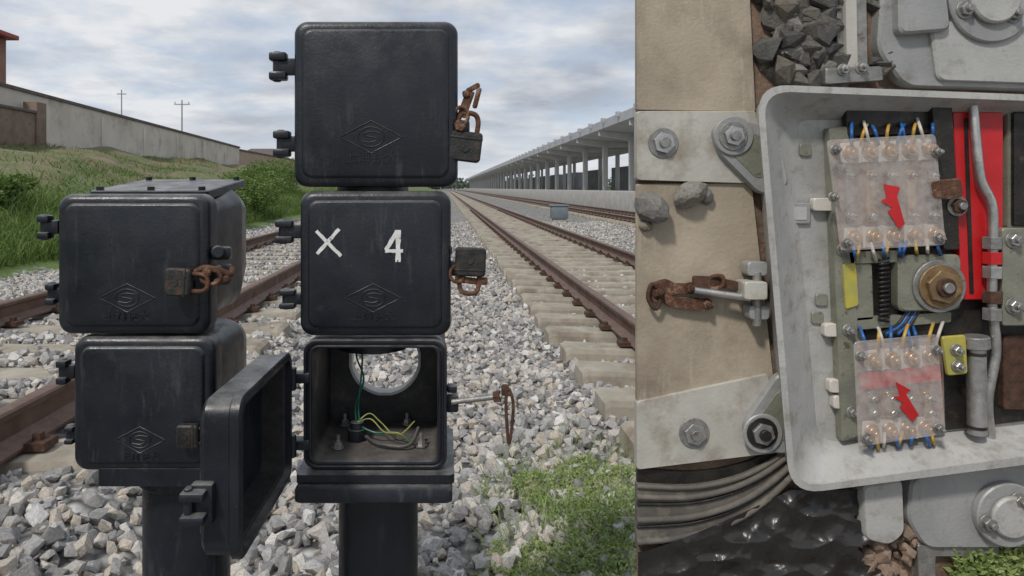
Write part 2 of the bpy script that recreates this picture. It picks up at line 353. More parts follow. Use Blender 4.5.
for i,zz in enumerate((5.2,10.6)):
    for j in range(3): box('window',(-34.8+O_+j*2.2,44.98,zz),(1.1,.08,1.3),GLASSD,hs,.01)
    for j in range(3): box('window',(-28.98+O_,46.4+j*2.3,zz),(.08,1.1,1.3),GLASSD,hs,.01)
POLE=M('pole_wood',(.10,.09,.08),(.16,.14,.12),.9,0,3,.2,20)
HAZE=M('hazed_pole',(.22,.23,.24),(.27,.28,.29),.9,0,3,.2,20)  # distance haze put into the colour: paler, bluer grey for the far poles and mast
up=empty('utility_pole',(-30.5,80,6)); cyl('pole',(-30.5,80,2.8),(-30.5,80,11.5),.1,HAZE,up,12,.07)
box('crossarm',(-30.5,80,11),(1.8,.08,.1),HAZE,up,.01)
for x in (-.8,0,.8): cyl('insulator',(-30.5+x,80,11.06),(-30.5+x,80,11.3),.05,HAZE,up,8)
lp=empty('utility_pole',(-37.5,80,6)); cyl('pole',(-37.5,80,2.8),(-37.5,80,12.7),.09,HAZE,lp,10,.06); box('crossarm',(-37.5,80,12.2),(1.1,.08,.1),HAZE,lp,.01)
dh=empty('distant_house',(-40,125,5)); box('walls',(-33,125,4.8),(7,8,4),BRICKW,dh,.03)
loft('roof',[[(-37,120.5,6.8),(-29,120.5,6.8),(-29,129.5,6.8),(-37,129.5,6.8)],[(-35,124.5,8.4),(-31,124.5,8.4),(-31,125.5,8.4),(-35,125.5,8.4)]],COPE,dh,smooth=False)
for j in range(3): box('window',(-35.4+j*2.3,120.97,5.4),(1.1,.08,1.2),GLASSD,dh,.01)
# ------------------------------------------------------------ station platform & canopy
PLAT=M('platform_concrete',(.34,.33,.31),(.42,.41,.39),.9,0,2,.2,20)
ROOF=M('roof_sheet',(.36,.37,.39),(.42,.43,.45),.6,.1,1,.1,10); UNDER=M('roof_underside',(.20,.21,.22),(.26,.27,.28),.7,0,1,.1,10)
COLM=M('column_paint',(.50,.50,.49),(.58,.58,.56),.6,0,1,.1,10)
sp=empty('station_platform',(15,150,.6)); box('slab',(15.8,190,.55),(12.4,360,1.1),PLAT,sp,.02); box('edge_strip',(9.9,190,1.122),(.5,360,.04),COLM,sp,0)
cn=empty('platform_canopy',(15,150,4))
loft('roof',[[(10.6,y,5.3),(10.6,y,5.85),(15.5,y,5.05),(21,y,5.75),(21,y,5.6),(15.5,y,4.88)] for y in (22,365)],ROOF,cn,smooth=False)
for y in np.arange(24,365,8):
    for x in (13,18): box('column',(x,y,3.0),(.38,.38,3.75),COLM,cn,.02)
    loft('beam',[[(10.7,yy,4.95),(10.7,yy,5.28),(15.5,yy,4.87),(20.9,yy,5.58),(20.9,yy,5.3),(18,yy,4.7),(13,yy,4.55)] for yy in (y-.14,y+.14)],COLM,cn,smooth=False)
for y in np.arange(22,365,4): box('roof_rib',(10.55,y,5.8),(.3,.22,.3),ROOF,cn,0)
for y in np.arange(30,360,16): box('cabin',(20.5,y,2.4),(1.2,9,2.6),UNDER,cn,.02)
ec=empty('equipment_cabinet',(4.3,26,.3)); CAB=M('cabinet_paint',(.13,.16,.18),(.17,.2,.22),.5,0,5,.1,50)
box('cabinet',(4.3,26,.38),(.62,.45,.46),CAB,ec,.02); box('lid',(4.3,26,.64),(.7,.52,.06),CAB,ec,.02); box('foot',(4.3,26,.07),(.5,.35,.16),PLAT,ec,.01)
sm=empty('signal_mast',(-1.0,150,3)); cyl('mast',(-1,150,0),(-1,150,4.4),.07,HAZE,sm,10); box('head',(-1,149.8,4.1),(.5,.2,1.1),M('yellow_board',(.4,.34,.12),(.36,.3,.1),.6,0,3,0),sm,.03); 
for z in (3.8,4.3): cyl('lens',(-1,149.62,z),(-1,149.7,z),.12,GLASSD,sm,16)
# ------------------------------------------------------------ junction boxes
YF=1.34
def lug(e,px0,px1,py0,py1,Y=YF+.03,kind=0):
    a=W(px0,py0,Y);c=W(px1,py1,Y);cx,cz=(a.x+c.x)/2,(a.z+c.z)/2;w=abs(c.x-a.x);h=abs(a.z-c.z)
    box('hinge_arm',(cx+w*.18,Y,cz),(w*1.05,.018,h*.55),PAINT,e,.004)
    cyl('hinge_pin',(a.x+w*.28,Y-.002,cz-h*.5),(a.x+w*.28,Y-.002,cz+h*.5),.0085,PAINT,e,14,bev=.002)
    box('hinge_knuckle',(a.x+w*.35,Y-.004,cz+h*.32),(w*.75,.026,h*.28),PAINT,e,.004)
    box('hinge_knuckle',(a.x+w*.35,Y-.004,cz-h*.32),(w*.75,.026,h*.28),PAINT,e,.004)
def logo(e,px,py,w,h,Y):
    c=W(px,py,Y); a=w/2/F*YF; b_=h/2/F*YF
    D_=lambda k:[(c.x-a*k,Y,c.z),(c.x,Y,c.z+b_*k),(c.x+a*k,Y,c.z),(c.x,Y,c.z-b_*k)]
    def dens(P): 
        o=[]
        for i in range(4):
            p=Vector(P[i]);q=Vector(P[(i+1)%4]); o+=[p.lerp(q,t/4) for t in range(4)]
        return o
    tube('emblem_frame',dens(D_(1)),.0013,PAINT,e,6,1,True,sm=False)
    tube('emblem_ring',[(c.x+a*.42*math.cos(t*math.pi/8),Y,c.z+b_*.62*math.sin(t*math.pi/8)) for t in range(16)],.0013,PAINT,e,6,1,True,sm=False)
    tube('emblem_s',[(c.x+a*.3,Y,c.z+b_*.25),(c.x-a*.05,Y,c.z+b_*.33),(c.x-a*.2,Y,c.z+b_*.1),(c.x+a*.2,Y,c.z-b_*.1),(c.x,Y,c.z-b_*.33),(c.x-a*.3,Y,c.z-b_*.25)],.0012,PAINT,e,6,4)
    k=w/62; text('cast_lettering','上海铁大',(c.x,Y-.0003,c.z-b_-.0095*k),.026*k**1.6,PAINT,e,.0012,.0002)
def jbox(x0,x1,y0,y1,depth,rise=0,inb=.006,logopx=None,r=.026,bulge=0,taper=.02):
    a=W(x0,y0,YF);c=W(x1,y1,YF);cx,cz=(a.x+c.x)/2,(a.z+c.z)/2;hw,hh=(c.x-a.x)/2,(a.z-c.z)/2
    e=empty('junction_box',(cx,YF+depth/2,cz))
    L=[(.046,0,r),(.016,0,r),(.008,.0015,r),(.003,.005,r),(0,.011,r-.004),(-.0002,.0175,r-.006),(-.0045,.0205,r-.008),(-.0055,.0235,r-.009)]
    loft('lid',[xz(rrect(cx,cz,hw-i,hh-i,rr,8),YF+y) for y,i,rr in L],PAINT,e,ang=50)
    B=[(.048,inb+.008,0),(.052,inb,0),(.066,inb,0),(.068,inb+.012,0),(depth*.6,inb+.012-bulge,rise*.6),(depth-.03,inb+.02,rise),(depth,inb+.05,rise)]
    loft('body',[xz(rrect(cx,cz+dz,hw-i,hh-i,r+(.02 if y>.07 else 0),8),YF+y) for y,i,dz in B],PAINT,e,ang=50)
    if logopx: logo(e,*logopx,YF-.0055)
    return e,cx,cz,hw,hh
def padlock(cx,cz,Y,s=1,mat=LOCK,ang=0,smat=RUST):
    e=empty('padlock',(cx,Y,cz)); R_=Matrix.Rotation(ang,4,'Y'); o=Vector((cx,Y,cz))
    def tr(p): return o+R_@Vector(p)
    hw,hh=.026*s,.024*s
    loft('body',[[tr((p[0],y,p[1])) for p in rrect(0,0,hw-i,hh-i,.006*s,4)] for y,i in ((-.011*s,.003),(-.008*s,0),(.008*s,0),(.011*s,.003))],mat,e)
    tube('shackle',[tr((-.016*s,0,hh-.003)),tr((-.016*s,0,hh+.018*s)),tr((-.009*s,0,hh+.029*s)),tr((.009*s,0,hh+.029*s)),tr((.016*s,0,hh+.018*s)),tr((.016*s,0,hh-.003))],.0042*s,smat,e,10)
    cyl('keyhole_cap',tr((0,-.011*s,-.004)),tr((0,-.013*s,-.004)),.006*s,mat,e,14)
    box('band',tr((0,-.0005,hh*.55)),(hw*2.04,.0235*s,.004),mat,e,.001,rot=(0,ang,0))
    return e
# --- centre stack
e,cx,cz,hw,hh=jbox(293,458,20,187,.17,logopx=(371,137,62,32))
lug(e,271,294,52,82);lug(e,275,297,130,158)
yl=YF+.025
box('latch_ear',W(462,128,yl),(.03,.022,.03),PAINT,e,.005)
box('hasp_plate',W(466,104,yl-.012),(.018,.007,.055),RUST,e,.003,rot=(0,.35,0))
box('hasp_hook',W(473,88,yl-.012),(.030,.010,.010),RUST,e,.004,rot=(0,-.5,0)); box('hasp_hook',W(466,94,yl-.014),(.014,.012,.014),RUST,e,.004,rot=(0,-.2,0))
tube('hasp_ring',[W(461+7*math.cos(t),116+9*math.sin(t),yl-.018) for t in np.linspace(0,5.5,9)],.0038,RUST,e,8,4,True)
box('hasp_end',W(477,98,yl-.012),(.010,.012,.042),RUST,e,.004,rot=(0,.25,0))
cyl('hasp_nut',W(460,125,yl-.03),W(460,125,yl),.012,RUST,e,6)
padlock(W(465,147,yl).x,W(465,147,yl).z,yl-.012,1.22,LOCK,.12)
e,cx,cz,hw,hh=jbox(299,451,191,337,.17,logopx=(373,298,56,28))
lug(e,277,300,219,244);lug(e,281,302,288,309)
def stroke(p,q,w,e,nm):
    a=W(*p,YF-.0068);b2=W(*q,YF-.0068);d=(b2-a);n=Vector((-d.z,0,d.x)).normalized()*w; K=9
    top=[];bot=[]
    for i in range(K+1):
        t=i/K;c=a+d*t; top.append(c+n*random.uniform(.75,1.1));bot.append(c-n*random.uniform(.75,1.1))
    pr=top+bot[::-1]
    oy=Vector((0,random.uniform(0,.0006),0))
    loft(nm,[[p_+oy for p_ in pr],[p_+oy+Vector((0,.0013,0)) for p_ in pr]],WHITE,e,smooth=False)
stroke((316,231),(341,256),.0036,e,'painted_cross'); stroke((339,229),(317,254),.0036,e,'painted_cross')
stroke((397,231),(386,250),.0042,e,'painted_numeral'); stroke((385,251),(403,251),.0036,e,'painted_numeral')
stroke((398,230),(398,262),.0052,e,'painted_numeral')
box('latch_ear',W(451,268,yl),(.03,.02,.03),PAINT,e,.005); box('latch_ear',W(447,250,yl),(.02,.02,.02),PAINT,e,.005)
box('hasp_plate',W(466,280,yl-.012),(.044,.01,.012),RUST,e,.003,rot=(0,.12,0)); box('hasp_end',W(483,281,yl-.012),(.018,.014,.014),RUST,e,.004)
tube('hasp_ring',[W(457+7*math.cos(t),274+8*math.sin(t),yl-.018) for t in np.linspace(0,5.5,9)],.0036,RUST,e,8,4,True)
padlock(W(470,261,yl).x,W(470,261,yl).z,yl-.014,1.15,LOCK,.05+math.pi)
ne=empty('pipe_coupling',(0,0,0)); 
cyl('collar',W(373,196,YF+.12),W(373,180,YF+.12),.075,PAINT,ne,32); cyl('collar',W(373,346,YF+.12),W(373,328,YF+.12),.075,PAINT,ne,32)
# open box
a=W(303,340,YF);c=W(447,470,YF);cx,cz=(a.x+c.x)/2,(a.z+c.z)/2;hw,hh=(c.x-a.x)/2,(a.z-c.z)/2
e=empty('junction_box',(cx,YF+.1,cz)); dep=.22; hx,hz,hr=W(385,359,YF+dep).x,W(385,359,YF+dep).z,.082
def circ(x,z,r,y): 
    out=[]
    for q in range(4):
        for i in range(9):
            a=math.radians(90*q+(i/8)*70+10); out.append((x+r*math.cos(a),y,z+r*math.sin(a)))
    return out
rr=lambda i,r,y,dz=0: xz(rrect(cx,cz+dz,hw-i,hh-i,r,8),YF+y)
loft('housing',[circ(hx,hz,hr,YF+dep+.03),circ(hx,hz,hr+.012,YF+dep+.03),circ(hx,hz,hr+.012,YF+dep+.012),rr(.004,.02,dep+.012),rr(.012,.04,.05),rr(0,.026,.045),rr(0,.026,.004),rr(.002,.024,0),rr(.006,.022,0),rr(.0075,.02,.005),rr(.011,.02,.005),rr(.0125,.018,0),rr(.0155,.017,.001),rr(.017,.016,.006)],PAINT,e,False,False,ang=40)
loft('inner_lining',[rr(.017,.016,.006),rr(.019,.02,.03),rr(.017,.022,dep),circ(hx,hz,hr,YF+dep)],PAINTIN,e,False,False,ang=40)
RINGW=M('pale_ring',(.5,.5,.49),(.6,.6,.58),.6,0,10,.2,80)
loft('port_ring',[circ(hx,hz,hr,YF+dep-.004),circ(hx,hz,hr-.001,YF+dep+.031),circ(hx,hz,hr-.006,YF+dep+.031),circ(hx,hz,hr-.006,YF+dep-.004),circ(hx,hz,hr,YF+dep-.004)],RINGW,e,False,False)
zf=cz-hh+.0205
def upbolt(px,Yb,e,r=.0085):
    x=(px-CX)/F*Yb; cyl('washer',(x,Yb,zf),(x,Yb,zf+.003),r*1.5,STEELD,e,16); cyl('nut',(x,Yb,zf+.003),(x,Yb,zf+.012),r,STEEL,e,6); cyl('stud',(x,Yb,zf+.012),(x,Yb,zf+.026),r*.5,STEELD,e,10)
for px,Yb in ((345,1.535),(407,1.54),(338,1.40),(421,1.41)): upbolt(px,Yb,e)
gx=(357-CX)/F*1.45; cyl('cable_gland',(gx,1.45,zf),(gx,1.45,zf+.022),.021,PAINT,e,6); cyl('gland_neck',(gx,1.45,zf+.022),(gx,1.45,zf+.036),.014,PAINT,e,16)
for k in (0,.006): tube('green_wire',[(gx+k,1.45,zf+.03),(gx-.004+k,1.46,zf+.07),(gx+.012-k,1.47,zf+.12),(gx-.002+k*2,1.46,zf+.17),(gx+.003+k,1.45,zf+.215)],.0022,GREENW,e,6)
tube('yellow_wire',[(gx,1.45,zf+.034),(gx+.03,1.44,zf+.045),(gx+.06,1.42,zf+.025),(gx+.09,1.40,zf+.03),(gx+.11,1.41,zf+.012)],.0016,YELW,e,6)
tube('yellow_wire',[(gx,1.45,zf+.034),(gx+.025,1.46,zf+.05),(gx+.05,1.45,zf+.035),(gx+.085,1.44,zf+.01),(gx+.12,1.47,zf+.03)],.0016,YELW,e,6)
tube('green_wire',[(gx,1.45,zf+.03),(gx+.04,1.43,zf+.02),(gx+.08,1.43,zf+.02),(gx+.125,1.40,zf+.012)],.0022,GREENW,e,6)
tube('cable',[(gx+.02,1.44,zf+.008),(gx+.05,1.40,zf+.008),(gx+.11,1.39,zf+.008),(gx+.13,1.43,zf+.03)],.004,PAINTIN,e,8)
box('latch_ear',W(452,403,yl),(.026,.02,.034),PAINT,e,.005); box('latch_ear',W(452,388,yl),(.02,.026,.014),PAINT,e,.004)
cyl('swing_bolt',W(452,402,yl-.01),W(502,396,yl-.03),.0055,STEELD,e,12)
cyl('bolt_nut',W(494,397,yl-.027),W(500,396.3,yl-.03),.012,RUST,e,6)
box('bolt_handle',W(505,390,yl-.03),(.014,.012,.022),RUSTD,e,.004)
tube('hasp_loop',[W(508,388,yl-.032),W(513,402,yl-.034),W(512,425,yl-.036),W(509,444,yl-.036),W(507,425,yl-.036),W(506,402,yl-.034)],.0032,RUSTD,e,8,5,True)
# open lid, hinged on the left of the box and swung square to it
u=Vector((-.02,-1,0)).normalized(); nn=Vector((1,-.02,0)).normalized(); A=Vector((-.357,1.328,0)); lw=.31; zc=(.985+.748)/2; lh=(.985-.748)/2
def L3(hwi,hhi,r,nv): return [A+u*(lw/2+p[0])+nn*nv+Vector((0,0,zc+p[1])) for p in rrect(0,0,lw/2-hwi,lh-hhi,r,8)]
loft('open_lid',[L3(.02,.02,.02,-.006),L3(.014,.014,.022,-.001),L3(.006,.006,.026,.001),L3(0,0,.026,.008),L3(0,0,.026,.044),L3(-.004,-.004,.028,.047),L3(-.004,-.004,.028,.060),L3(0,0,.026,.063),L3(.010,.010,.02,.063),L3(.012,.012,.018,.010),L3(.03,.03,.012,.007)],PAINT,e,ang=40)
RUB=M('gasket',(.015,.015,.015),(.03,.028,.026),.8,0,40,.3,200)
loft('gasket',[L3(.0115,.0115,.019,.052),L3(.018,.018,.017,.050),L3(.018,.018,.017,.008)],RUB,e,False,False)
for dz in (.014,-.020): box('lid_ear',A+u*(lw+.016)+nn*.0+Vector((0,0,.842+dz)),(.036,.034,.013),PAINT,e,.004)
box('lid_ear_base',A+u*(lw+.004)+nn*.008+Vector((0,0,.838)),(.034,.02,.06),PAINT,e,.005)
cyl('lid_ear_pin',A+u*(lw+.02)-nn*.008+Vector((0,0,.812)),A+u*(lw+.02)-nn*.008+Vector((0,0,.866)),.006,PAINT,e,12,bev=.001)
for z in (.93,.80):
    box('hinge_arm',(-.283,YF+.012,z),(.04,.03,.02),PAINT,e,.004); cyl('hinge_pin',(-.296,YF-.002,z-.022),(-.296,YF-.002,z+.022),.008,PAINT,e,14,bev=.002); box('hinge_leaf',(-.312,YF-.008,z),(.036,.016,.03),PAINT,e,.003)
po=empty('steel_post',(-.14,1.46,.35)); pc=W(378,497,1.46)
loft('top_plate',[[(p[0],YF-.012+.24/2+p[1],z) for p in rrect(cx+.002,0,.152,.13,.012,4)] for z in (cz-hh-.018,cz-hh-.001)],PAINT,po)
loft('lower_plate',[[(p[0],YF-.02+.12+p[1],z) for p in rrect(cx,0,.150+i,.135+i,.01,4)] for z,i in ((cz-hh-.05,-.003),(cz-hh-.047,0),(cz-hh-.026,0),(cz-hh-.0185,-.004))],PAINT,po)
cyl('pipe',(pc.x,1.47,-.15),(pc.x,1.47,cz-hh-.05),.084,PAINT,po,48)
z=cz-hh-.07; cyl('pipe_collar',(pc.x,1.47,z-.012),(pc.x,1.47,z+.02),.092,PAINT,po,48,bev=.003)
# --- left stack
e,cx,cz,hw,hh=jbox(56,209,194,335,.37,rise=.026,logopx=(127,298,56,28),bulge=.016)
lug(e,41,57,214,240,YF+.03);lug(e,49,62,282,305,YF+.03)
zt=cz+hh
def slab(nm,hx_,y0,y1,z0,z1,sl):
    loft(nm,[[(p[0],(y0+y1)/2+p[1],z+sl*(p[1]+(y1-y0)/2)) for p in rrect(cx+.0,0,hx_-i,(y1-y0)/2-i,.012,4)] for z,i in ((z0,0),(z1-.002,0),(z1,.002))],PAINT,e)
slab('cover_plate',.122,YF+.07,YF+.34,zt-.012,zt+.006,.1)
for dx in (-.105,0,.105):
    for yy in (.085,.32): 
        z=zt+.006+.1*(yy-.07); cyl('cover_bolt',(cx+dx,YF+yy,z-.002),(cx+dx,YF+yy,z+.007),.008,PAINT,e,6)
box('latch_ear',W(221,253,yl),(.04,.024,.026),PAINT,e,.006); box('latch_ear',W(224,274,yl+.01),(.03,.03,.04),PAINT,e,.006)
cyl('latch_knob',W(218,252,yl-.03),W(218,252,yl),.013,PAINT,e,16,bev=.003)
tube('hasp_strap',[W(196,272,yl-.05),W(205,268,yl-.055),W(218,270,yl-.05),W(230,274,yl-.04),W(233,268,yl-.03)],.0062,RUST,e,8)
tube('hasp_ring',[W(211+10*math.cos(t),277+7*math.sin(t),yl-.055) for t in np.linspace(0,5.5,9)],.004,RUST,e,8,4,True)
box('hasp_plate',W(222,280,yl-.05),(.03,.01,.012),RUST,e,.003,rot=(0,-.3,0)); box('hasp_end',W(207,272,yl-.058),(.016,.012,.014),RUST,e,.003,rot=(0,.4,0))
padlock(W(181,281,yl-.05).x,W(181,281,yl-.05).z,yl-.06,1.0,LOCK,math.pi/2+.05)
e2,cx2,cz2,hw2,hh2=jbox(72,214,337,472,.34,logopx=(140,440,50,26),bulge=.016)
lug(e2,60,74,358,384,YF+.03);lug(e2,68,80,424,443,YF+.03)
box('latch_ear',W(204,436,yl),(.05,.024,.02),PAINT,e2,.005); 
padlock(W(191,433,yl-.03).x,W(191,433,yl-.03).z,yl-.045,.85,LOCK,math.pi/2,LOCK)
cyl('collar',(cx2,YF+.17,cz2+hh2-.02),(cx2,YF+.17,cz2+hh2+.03),.08,PAINT,e2,32)
po=empty('steel_post',(-.54,1.47,.35))
loft('top_plate',[[(p[0],YF+.17+p[1],z) for p in rrect(cx2+.015,0,.105,.17,.01,4)] for z in (cz2-hh2-.028,cz2-hh2+.006)],PAINT,po)
cyl('pipe',(-.549,1.47,-.15),(-.549,1.47,cz2-hh2-.028),.088,PAINT,po,48); cyl('pipe_collar',(-.549,1.47,cz2-hh2-.06),(-.549,1.47,cz2-hh2-.028),.098,PAINT,po,48,bev=.003)
# ------------------------------------------------------------ point machine stand
D=1.5
def Q(px,py,h=0): return W(px,py,D-h)
def rpoly(pts,r,n=6):
    out=[];m=len(pts);pts=[Vector((p[0],p[1])) for p in pts]
    for i in range(m):
        p=pts[i];a=(pts[i-1]-p);c=(pts[(i+1)%m]-p);ra=min(r,a.length*.48,c.length*.48)
        s=p+a.normalized()*ra;t=p+c.normalized()*ra
        for k in range(n+1):
            f=k/n; out.append(s*(1-f)**2+p*2*f*(1-f)+t*f*f)
    return out
def prism(nm,pts,h0,h1,mat,e,r=2,bev=.002,n=4):
    P=rpoly(pts,r,n); c=sum(P,Vector((0,0)))/len(P)
    fr=[Q(p.x,p.y,h1) for p in P]; cc=Q(c.x,c.y,h1); sz=max((p-cc).length for p in fr)
    s1=1-bev/sz*1.2
    return loft(nm,[[Vector((p.x,D-h0,p.z)) for p in fr],[Vector((p.x,D-h1+bev,p.z)) for p in fr],[cc+(p-cc)*s1 for p in fr]],mat,e)
def rect(x0,y0,x1,y1,sk=0): return [(x0,y0),(x1,y0+sk),(x1,y1+sk),(x0,y1)]
def rot(pts,a):
    c=sum((Vector(p) for p in pts),Vector((0,0)))/len(pts); R_=Matrix.Rotation(math.radians(a),2)
    return [tuple(c+R_@(Vector(p)-c)) for p in pts]
def bolt(px,py,h,r,e,m1=STEEL,m2=STEELD,hex_=True):
    c=Q(px,py,h); k=r/F*D
    cyl('washer',c,c-Vector((0,.003,0)),k*1.0,m2,e,24,bev=.0008); cyl('nut',c-Vector((0,.003,0)),c-Vector((0,.012,0)),k*.72,m1,e,6 if hex_ else 20,bev=.001)
    cyl('stud',c-Vector((0,.012,0)),c-Vector((0,.021,0)),k*.36,m2,e,14,bev=.001)
def ptube(nm,P,r,mat,e,**k): return tube(nm,[Q(*p) for p in P],r/F*D,mat,e,**k)
BEIGE=M('weathered_slab',(.31,.26,.195),(.44,.375,.285),.8,0,4,.4,120,c3=(.20,.16,.12),t3=(.46,.78),s3=6,specks=(.52,.47,.38))
PLATE=M('galvanised_plate',(.40,.385,.34),(.52,.50,.45),.6,.1,7,.25,120,c3=(.25,.205,.15),t3=(.5,.75),s3=12,specks=(.30,.25,.19))
CAST=M('grey_casting',(.28,.285,.28),(.37,.37,.36),.5,.15,6,.3,140,c3=(.18,.16,.135),t3=(.55,.8),s3=18,specks=(.20,.18,.155))
CASTD=M('stained_casting',(.38,.378,.36),(.46,.455,.435),.55,.1,9,.3,140,c3=(.24,.215,.185),t3=(.52,.78),s3=26,specks=(.20,.175,.14))
OLIVE=M('olive_grey_metal',(.20,.20,.16),(.28,.28,.22),.5,.3,20,.3,150,c3=(.12,.10,.07),s3=40)
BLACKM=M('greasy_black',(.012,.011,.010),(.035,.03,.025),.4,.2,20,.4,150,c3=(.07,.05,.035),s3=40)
REDM=M('red_enamel',(.55,.015,.018),(.44,.012,.014),.4,0,12,.15,100,c3=(.24,.02,.018),t3=(.62,.8),s3=30)
BRASS=M('brass',(.60,.40,.22),(.45,.28,.15),.35,.7,60,.1,100)
BAKE=M('terminal_moulding',(.17,.115,.10),(.24,.165,.14),.6,0,30,.2,150,c3=(.10,.06,.05),s3=50)
PALE=M('pale_moulding',(.52,.48,.43),(.62,.58,.53),.5,0,30,.1,150,c3=(.33,.26,.21),s3=60)
YEL=M('yellow_paint',(.48,.40,.06),(.36,.34,.09),.5,0,30,.1,100)
BLUEW=M('blue_wire',(.02,.10,.33),(.03,.14,.38),.4,0,20,0); YW=M('amber_wire',(.5,.27,.04),(.5,.36,.08),.4,0,20,0)
SOIL=M('brown_soil',(.10,.065,.045),(.22,.15,.105),.95,0,14,1.,50,bd=.01)
WEBB=M('worn_conduit',(.085,.078,.068),(.14,.125,.105),.75,0,14,.4,120,c3=(.21,.185,.15),t3=(.5,.75),s3=30)
m,nt,b=nodes('clear_cover'); CLEAR=m
b.inputs['Base Color'].default_value=(.66,.60,.56,1); b.inputs['Roughness'].default_value=.1
nt.links.new(ramp(nt,noise(nt,40,5,.7),.3,.75,.10,.40),b.inputs['Alpha'])
m,nt,b=nodes('black_plastic'); PLS=m
b.inputs['Base Color'].default_value=(.024,.022,.021,1); b.inputs['Roughness'].default_value=.3
bp=N(nt,'ShaderNodeBump');bp.inputs['Strength'].default_value=.5;bp.inputs['Distance'].default_value=.006
nt.links.new(noise(nt,45,4,.5),bp.inputs['Height']);nt.links.new(bp.outputs[0],b.inputs['Normal'])
st=empty('sleeper_base_board',(.9,D,.9))
bx0,bx1=Q(637,0).x,Q(1110,0).x
def vbox(nm,x0,x1,y0,y1,z0,z1,mat,e): return box(nm,((x0+x1)/2,(y0+y1)/2,(z0+z1)/2),(x1-x0,y1-y0,z1-z0),mat,e,.001)
vbox('board',bx0,bx1,D,D+.006,-.02,1.78,SOIL,st)
vbox('backing',bx0+.03,bx1-.03,D+.0062,D+.04,-.02,1.74,POLE,st)
vbox('leg',bx0+.15,bx0+.2,D+.041,D+.5,-.02,.06,POLE,st); vbox('leg',bx1-.2,bx1-.15,D+.041,D+.5,-.02,.06,POLE,st)
sl=empty('timber_slab',(.55,D,1.3))
prism('upper_slab',[(637,-30),(749,-30),(756,112),(637,110)],0,.016,BEIGE,sl,2)
prism('middle_slab',[(637,184),(752,183),(776,398),(637,402)],0,.014,BEIGE,sl,2)
sp_=empty('fixing_plate',(.6,D,1.4))
prism('plate',[(637,111),(756,111),(770,184),(700,182),(637,180)],0,.022,PLATE,sp_,3)
bolt(663,143,.022,15,sp_); 
sp2=empty('fixing_plate',(.6,D,.8)); prism('plate',[(637,402),(768,374),(786,452),(637,470)],0,.022,PLATE,sp2,3); bolt(694,433,.022,15,sp2)
pm=empty('point_machine',(1.1,D,1.1))
def arm(pts,h1):
    prism('mounting_foot',pts,.02,h1,CAST,pm,9,.004)
    c=sum((Vector(p) for p in pts),Vector((0,0)))/len(pts)
    prism('foot_recess',[tuple(c+(Vector(p)-c)*.62) for p in pts],h1,h1+.0015,OLIVE,pm,6,.0006)
arm([(712,128),(735,118),(778,128),(790,186),(762,196),(718,152)],.038); c=Q(733,136,.038); cyl('boss',c,c-Vector((0,.006,0)),.042,CAST,pm,32,bev=.002); bolt(733,136,.044,14,pm)
arm([(744,424),(780,372),(800,380),(806,440),(786,456),(748,446)],.038); c=Q(762,433,.038); cyl('boss',c,c-Vector((0,.006,0)),.042,CAST,pm,32,bev=.002); bolt(762,433,.044,15,pm,STEELD,BLACKM)
def pstones(name,poly,n,rp,h,mat):
    P=[];R=[]
    xs_=[p[0] for p in poly];ys_=[p[1] for p in poly]
    while len(P)<n:
        x=random.uniform(min(xs_),max(xs_));y=random.uniform(min(ys_),max(ys_)); ins=False
        for i in range(len(poly)):
            (x1,y1),(x2,y2)=poly[i-1],poly[i]
            if (y1>y)!=(y2>y) and x<(x2-x1)*(y-y1)/(y2-y1)+x1: ins=not ins
        if ins: P.append(Q(x,y,h+random.uniform(0,.012))[:]);R.append(random.uniform(*rp)/F*D)
    return stones(name,P,np.array(R),mat)
pstones('gravel',[(759,-10),(836,-10),(836,84),(766,84)],75,(10,24),.002,STONED)
pstones('gravel',[(868,-10),(890,-10),(890,84),(870,84)],20,(7,12),.002,STONED)
stones('loose_stone',[Q(652,208,.03)[:],Q(690,194,.026)[:],Q(706,196,.02)[:],Q(646,226,.018)[:]],np.array([20,19,10,8])/F*D,stone_mat('loose_stone_grey',(.17,.16,.145),(.20,.19,.175),(.26,.25,.23)),protos=rprotos)
pstones('gravel',[(845,530),(912,520),(918,590),(835,590)],60,(5,13),.003,M('brown_stone',(.16,.11,.08),(.28,.2,.15),.9,0,20,.5,90,island=.4))
tb=empty('throw_rod',(.9,D,1.6))
prism('rod_plate',[(836,-30),(866,-30),(868,80),(838,82)],.0,.03,STEELD,tb,2); prism('rod_groove_bar',[(845,-30),(856,-30),(858,74),(847,74)],.03,.04,PLATE,tb,2)
prism('clamp',[(826,68),(882,66),(884,80),(826,84)],.02,.046,STEELD,tb,2)
for x,y in ((843,70),(861,68)): bolt(x,y,.046,6,tb)
prism('upper_housing',[(884,-30),(1110,-30),(1110,92),(905,86),(878,50)],0,.03,CAST,pm,12,.006)
prism('upper_housing_step',[(930,20),(1110,28),(1110,86),(938,80)],.03,.04,CASTD,pm,8,.004)
prism('upper_boss',[(899,-25),(945,-25),(952,30),(900,34)],.03,.055,CAST,pm,8,.005)
c=Q(985,2,.03); cyl('flange',c,c-Vector((0,.02,0)),.090,CAST,pm,48,bev=.003); cyl('flange_cap',c-Vector((0,.02,0)),c-Vector((0,.034,0)),.052,CASTD,pm,48,bev=.004)
for x,y in ((965,10),(1013,14)): bolt(x,y,.05,9,pm,STEELD)
prism('lower_housing',[(912,478),(1110,448),(1110,548),(925,548),(908,520)],0,.03,CAST,pm,10,.006)
c=Q(1003,512,.03); cyl('flange',c,c-Vector((0,.018,0)),.068,CAST,pm,48,bev=.003); cyl('flange_cap',c-Vector((0,.018,0)),c-Vector((0,.03,0)),.044,CASTD,pm,48,bev=.004); bolt(988,523,.05,9,pm,STEELD); bolt(1018,500,.05,8,pm,STEELD)
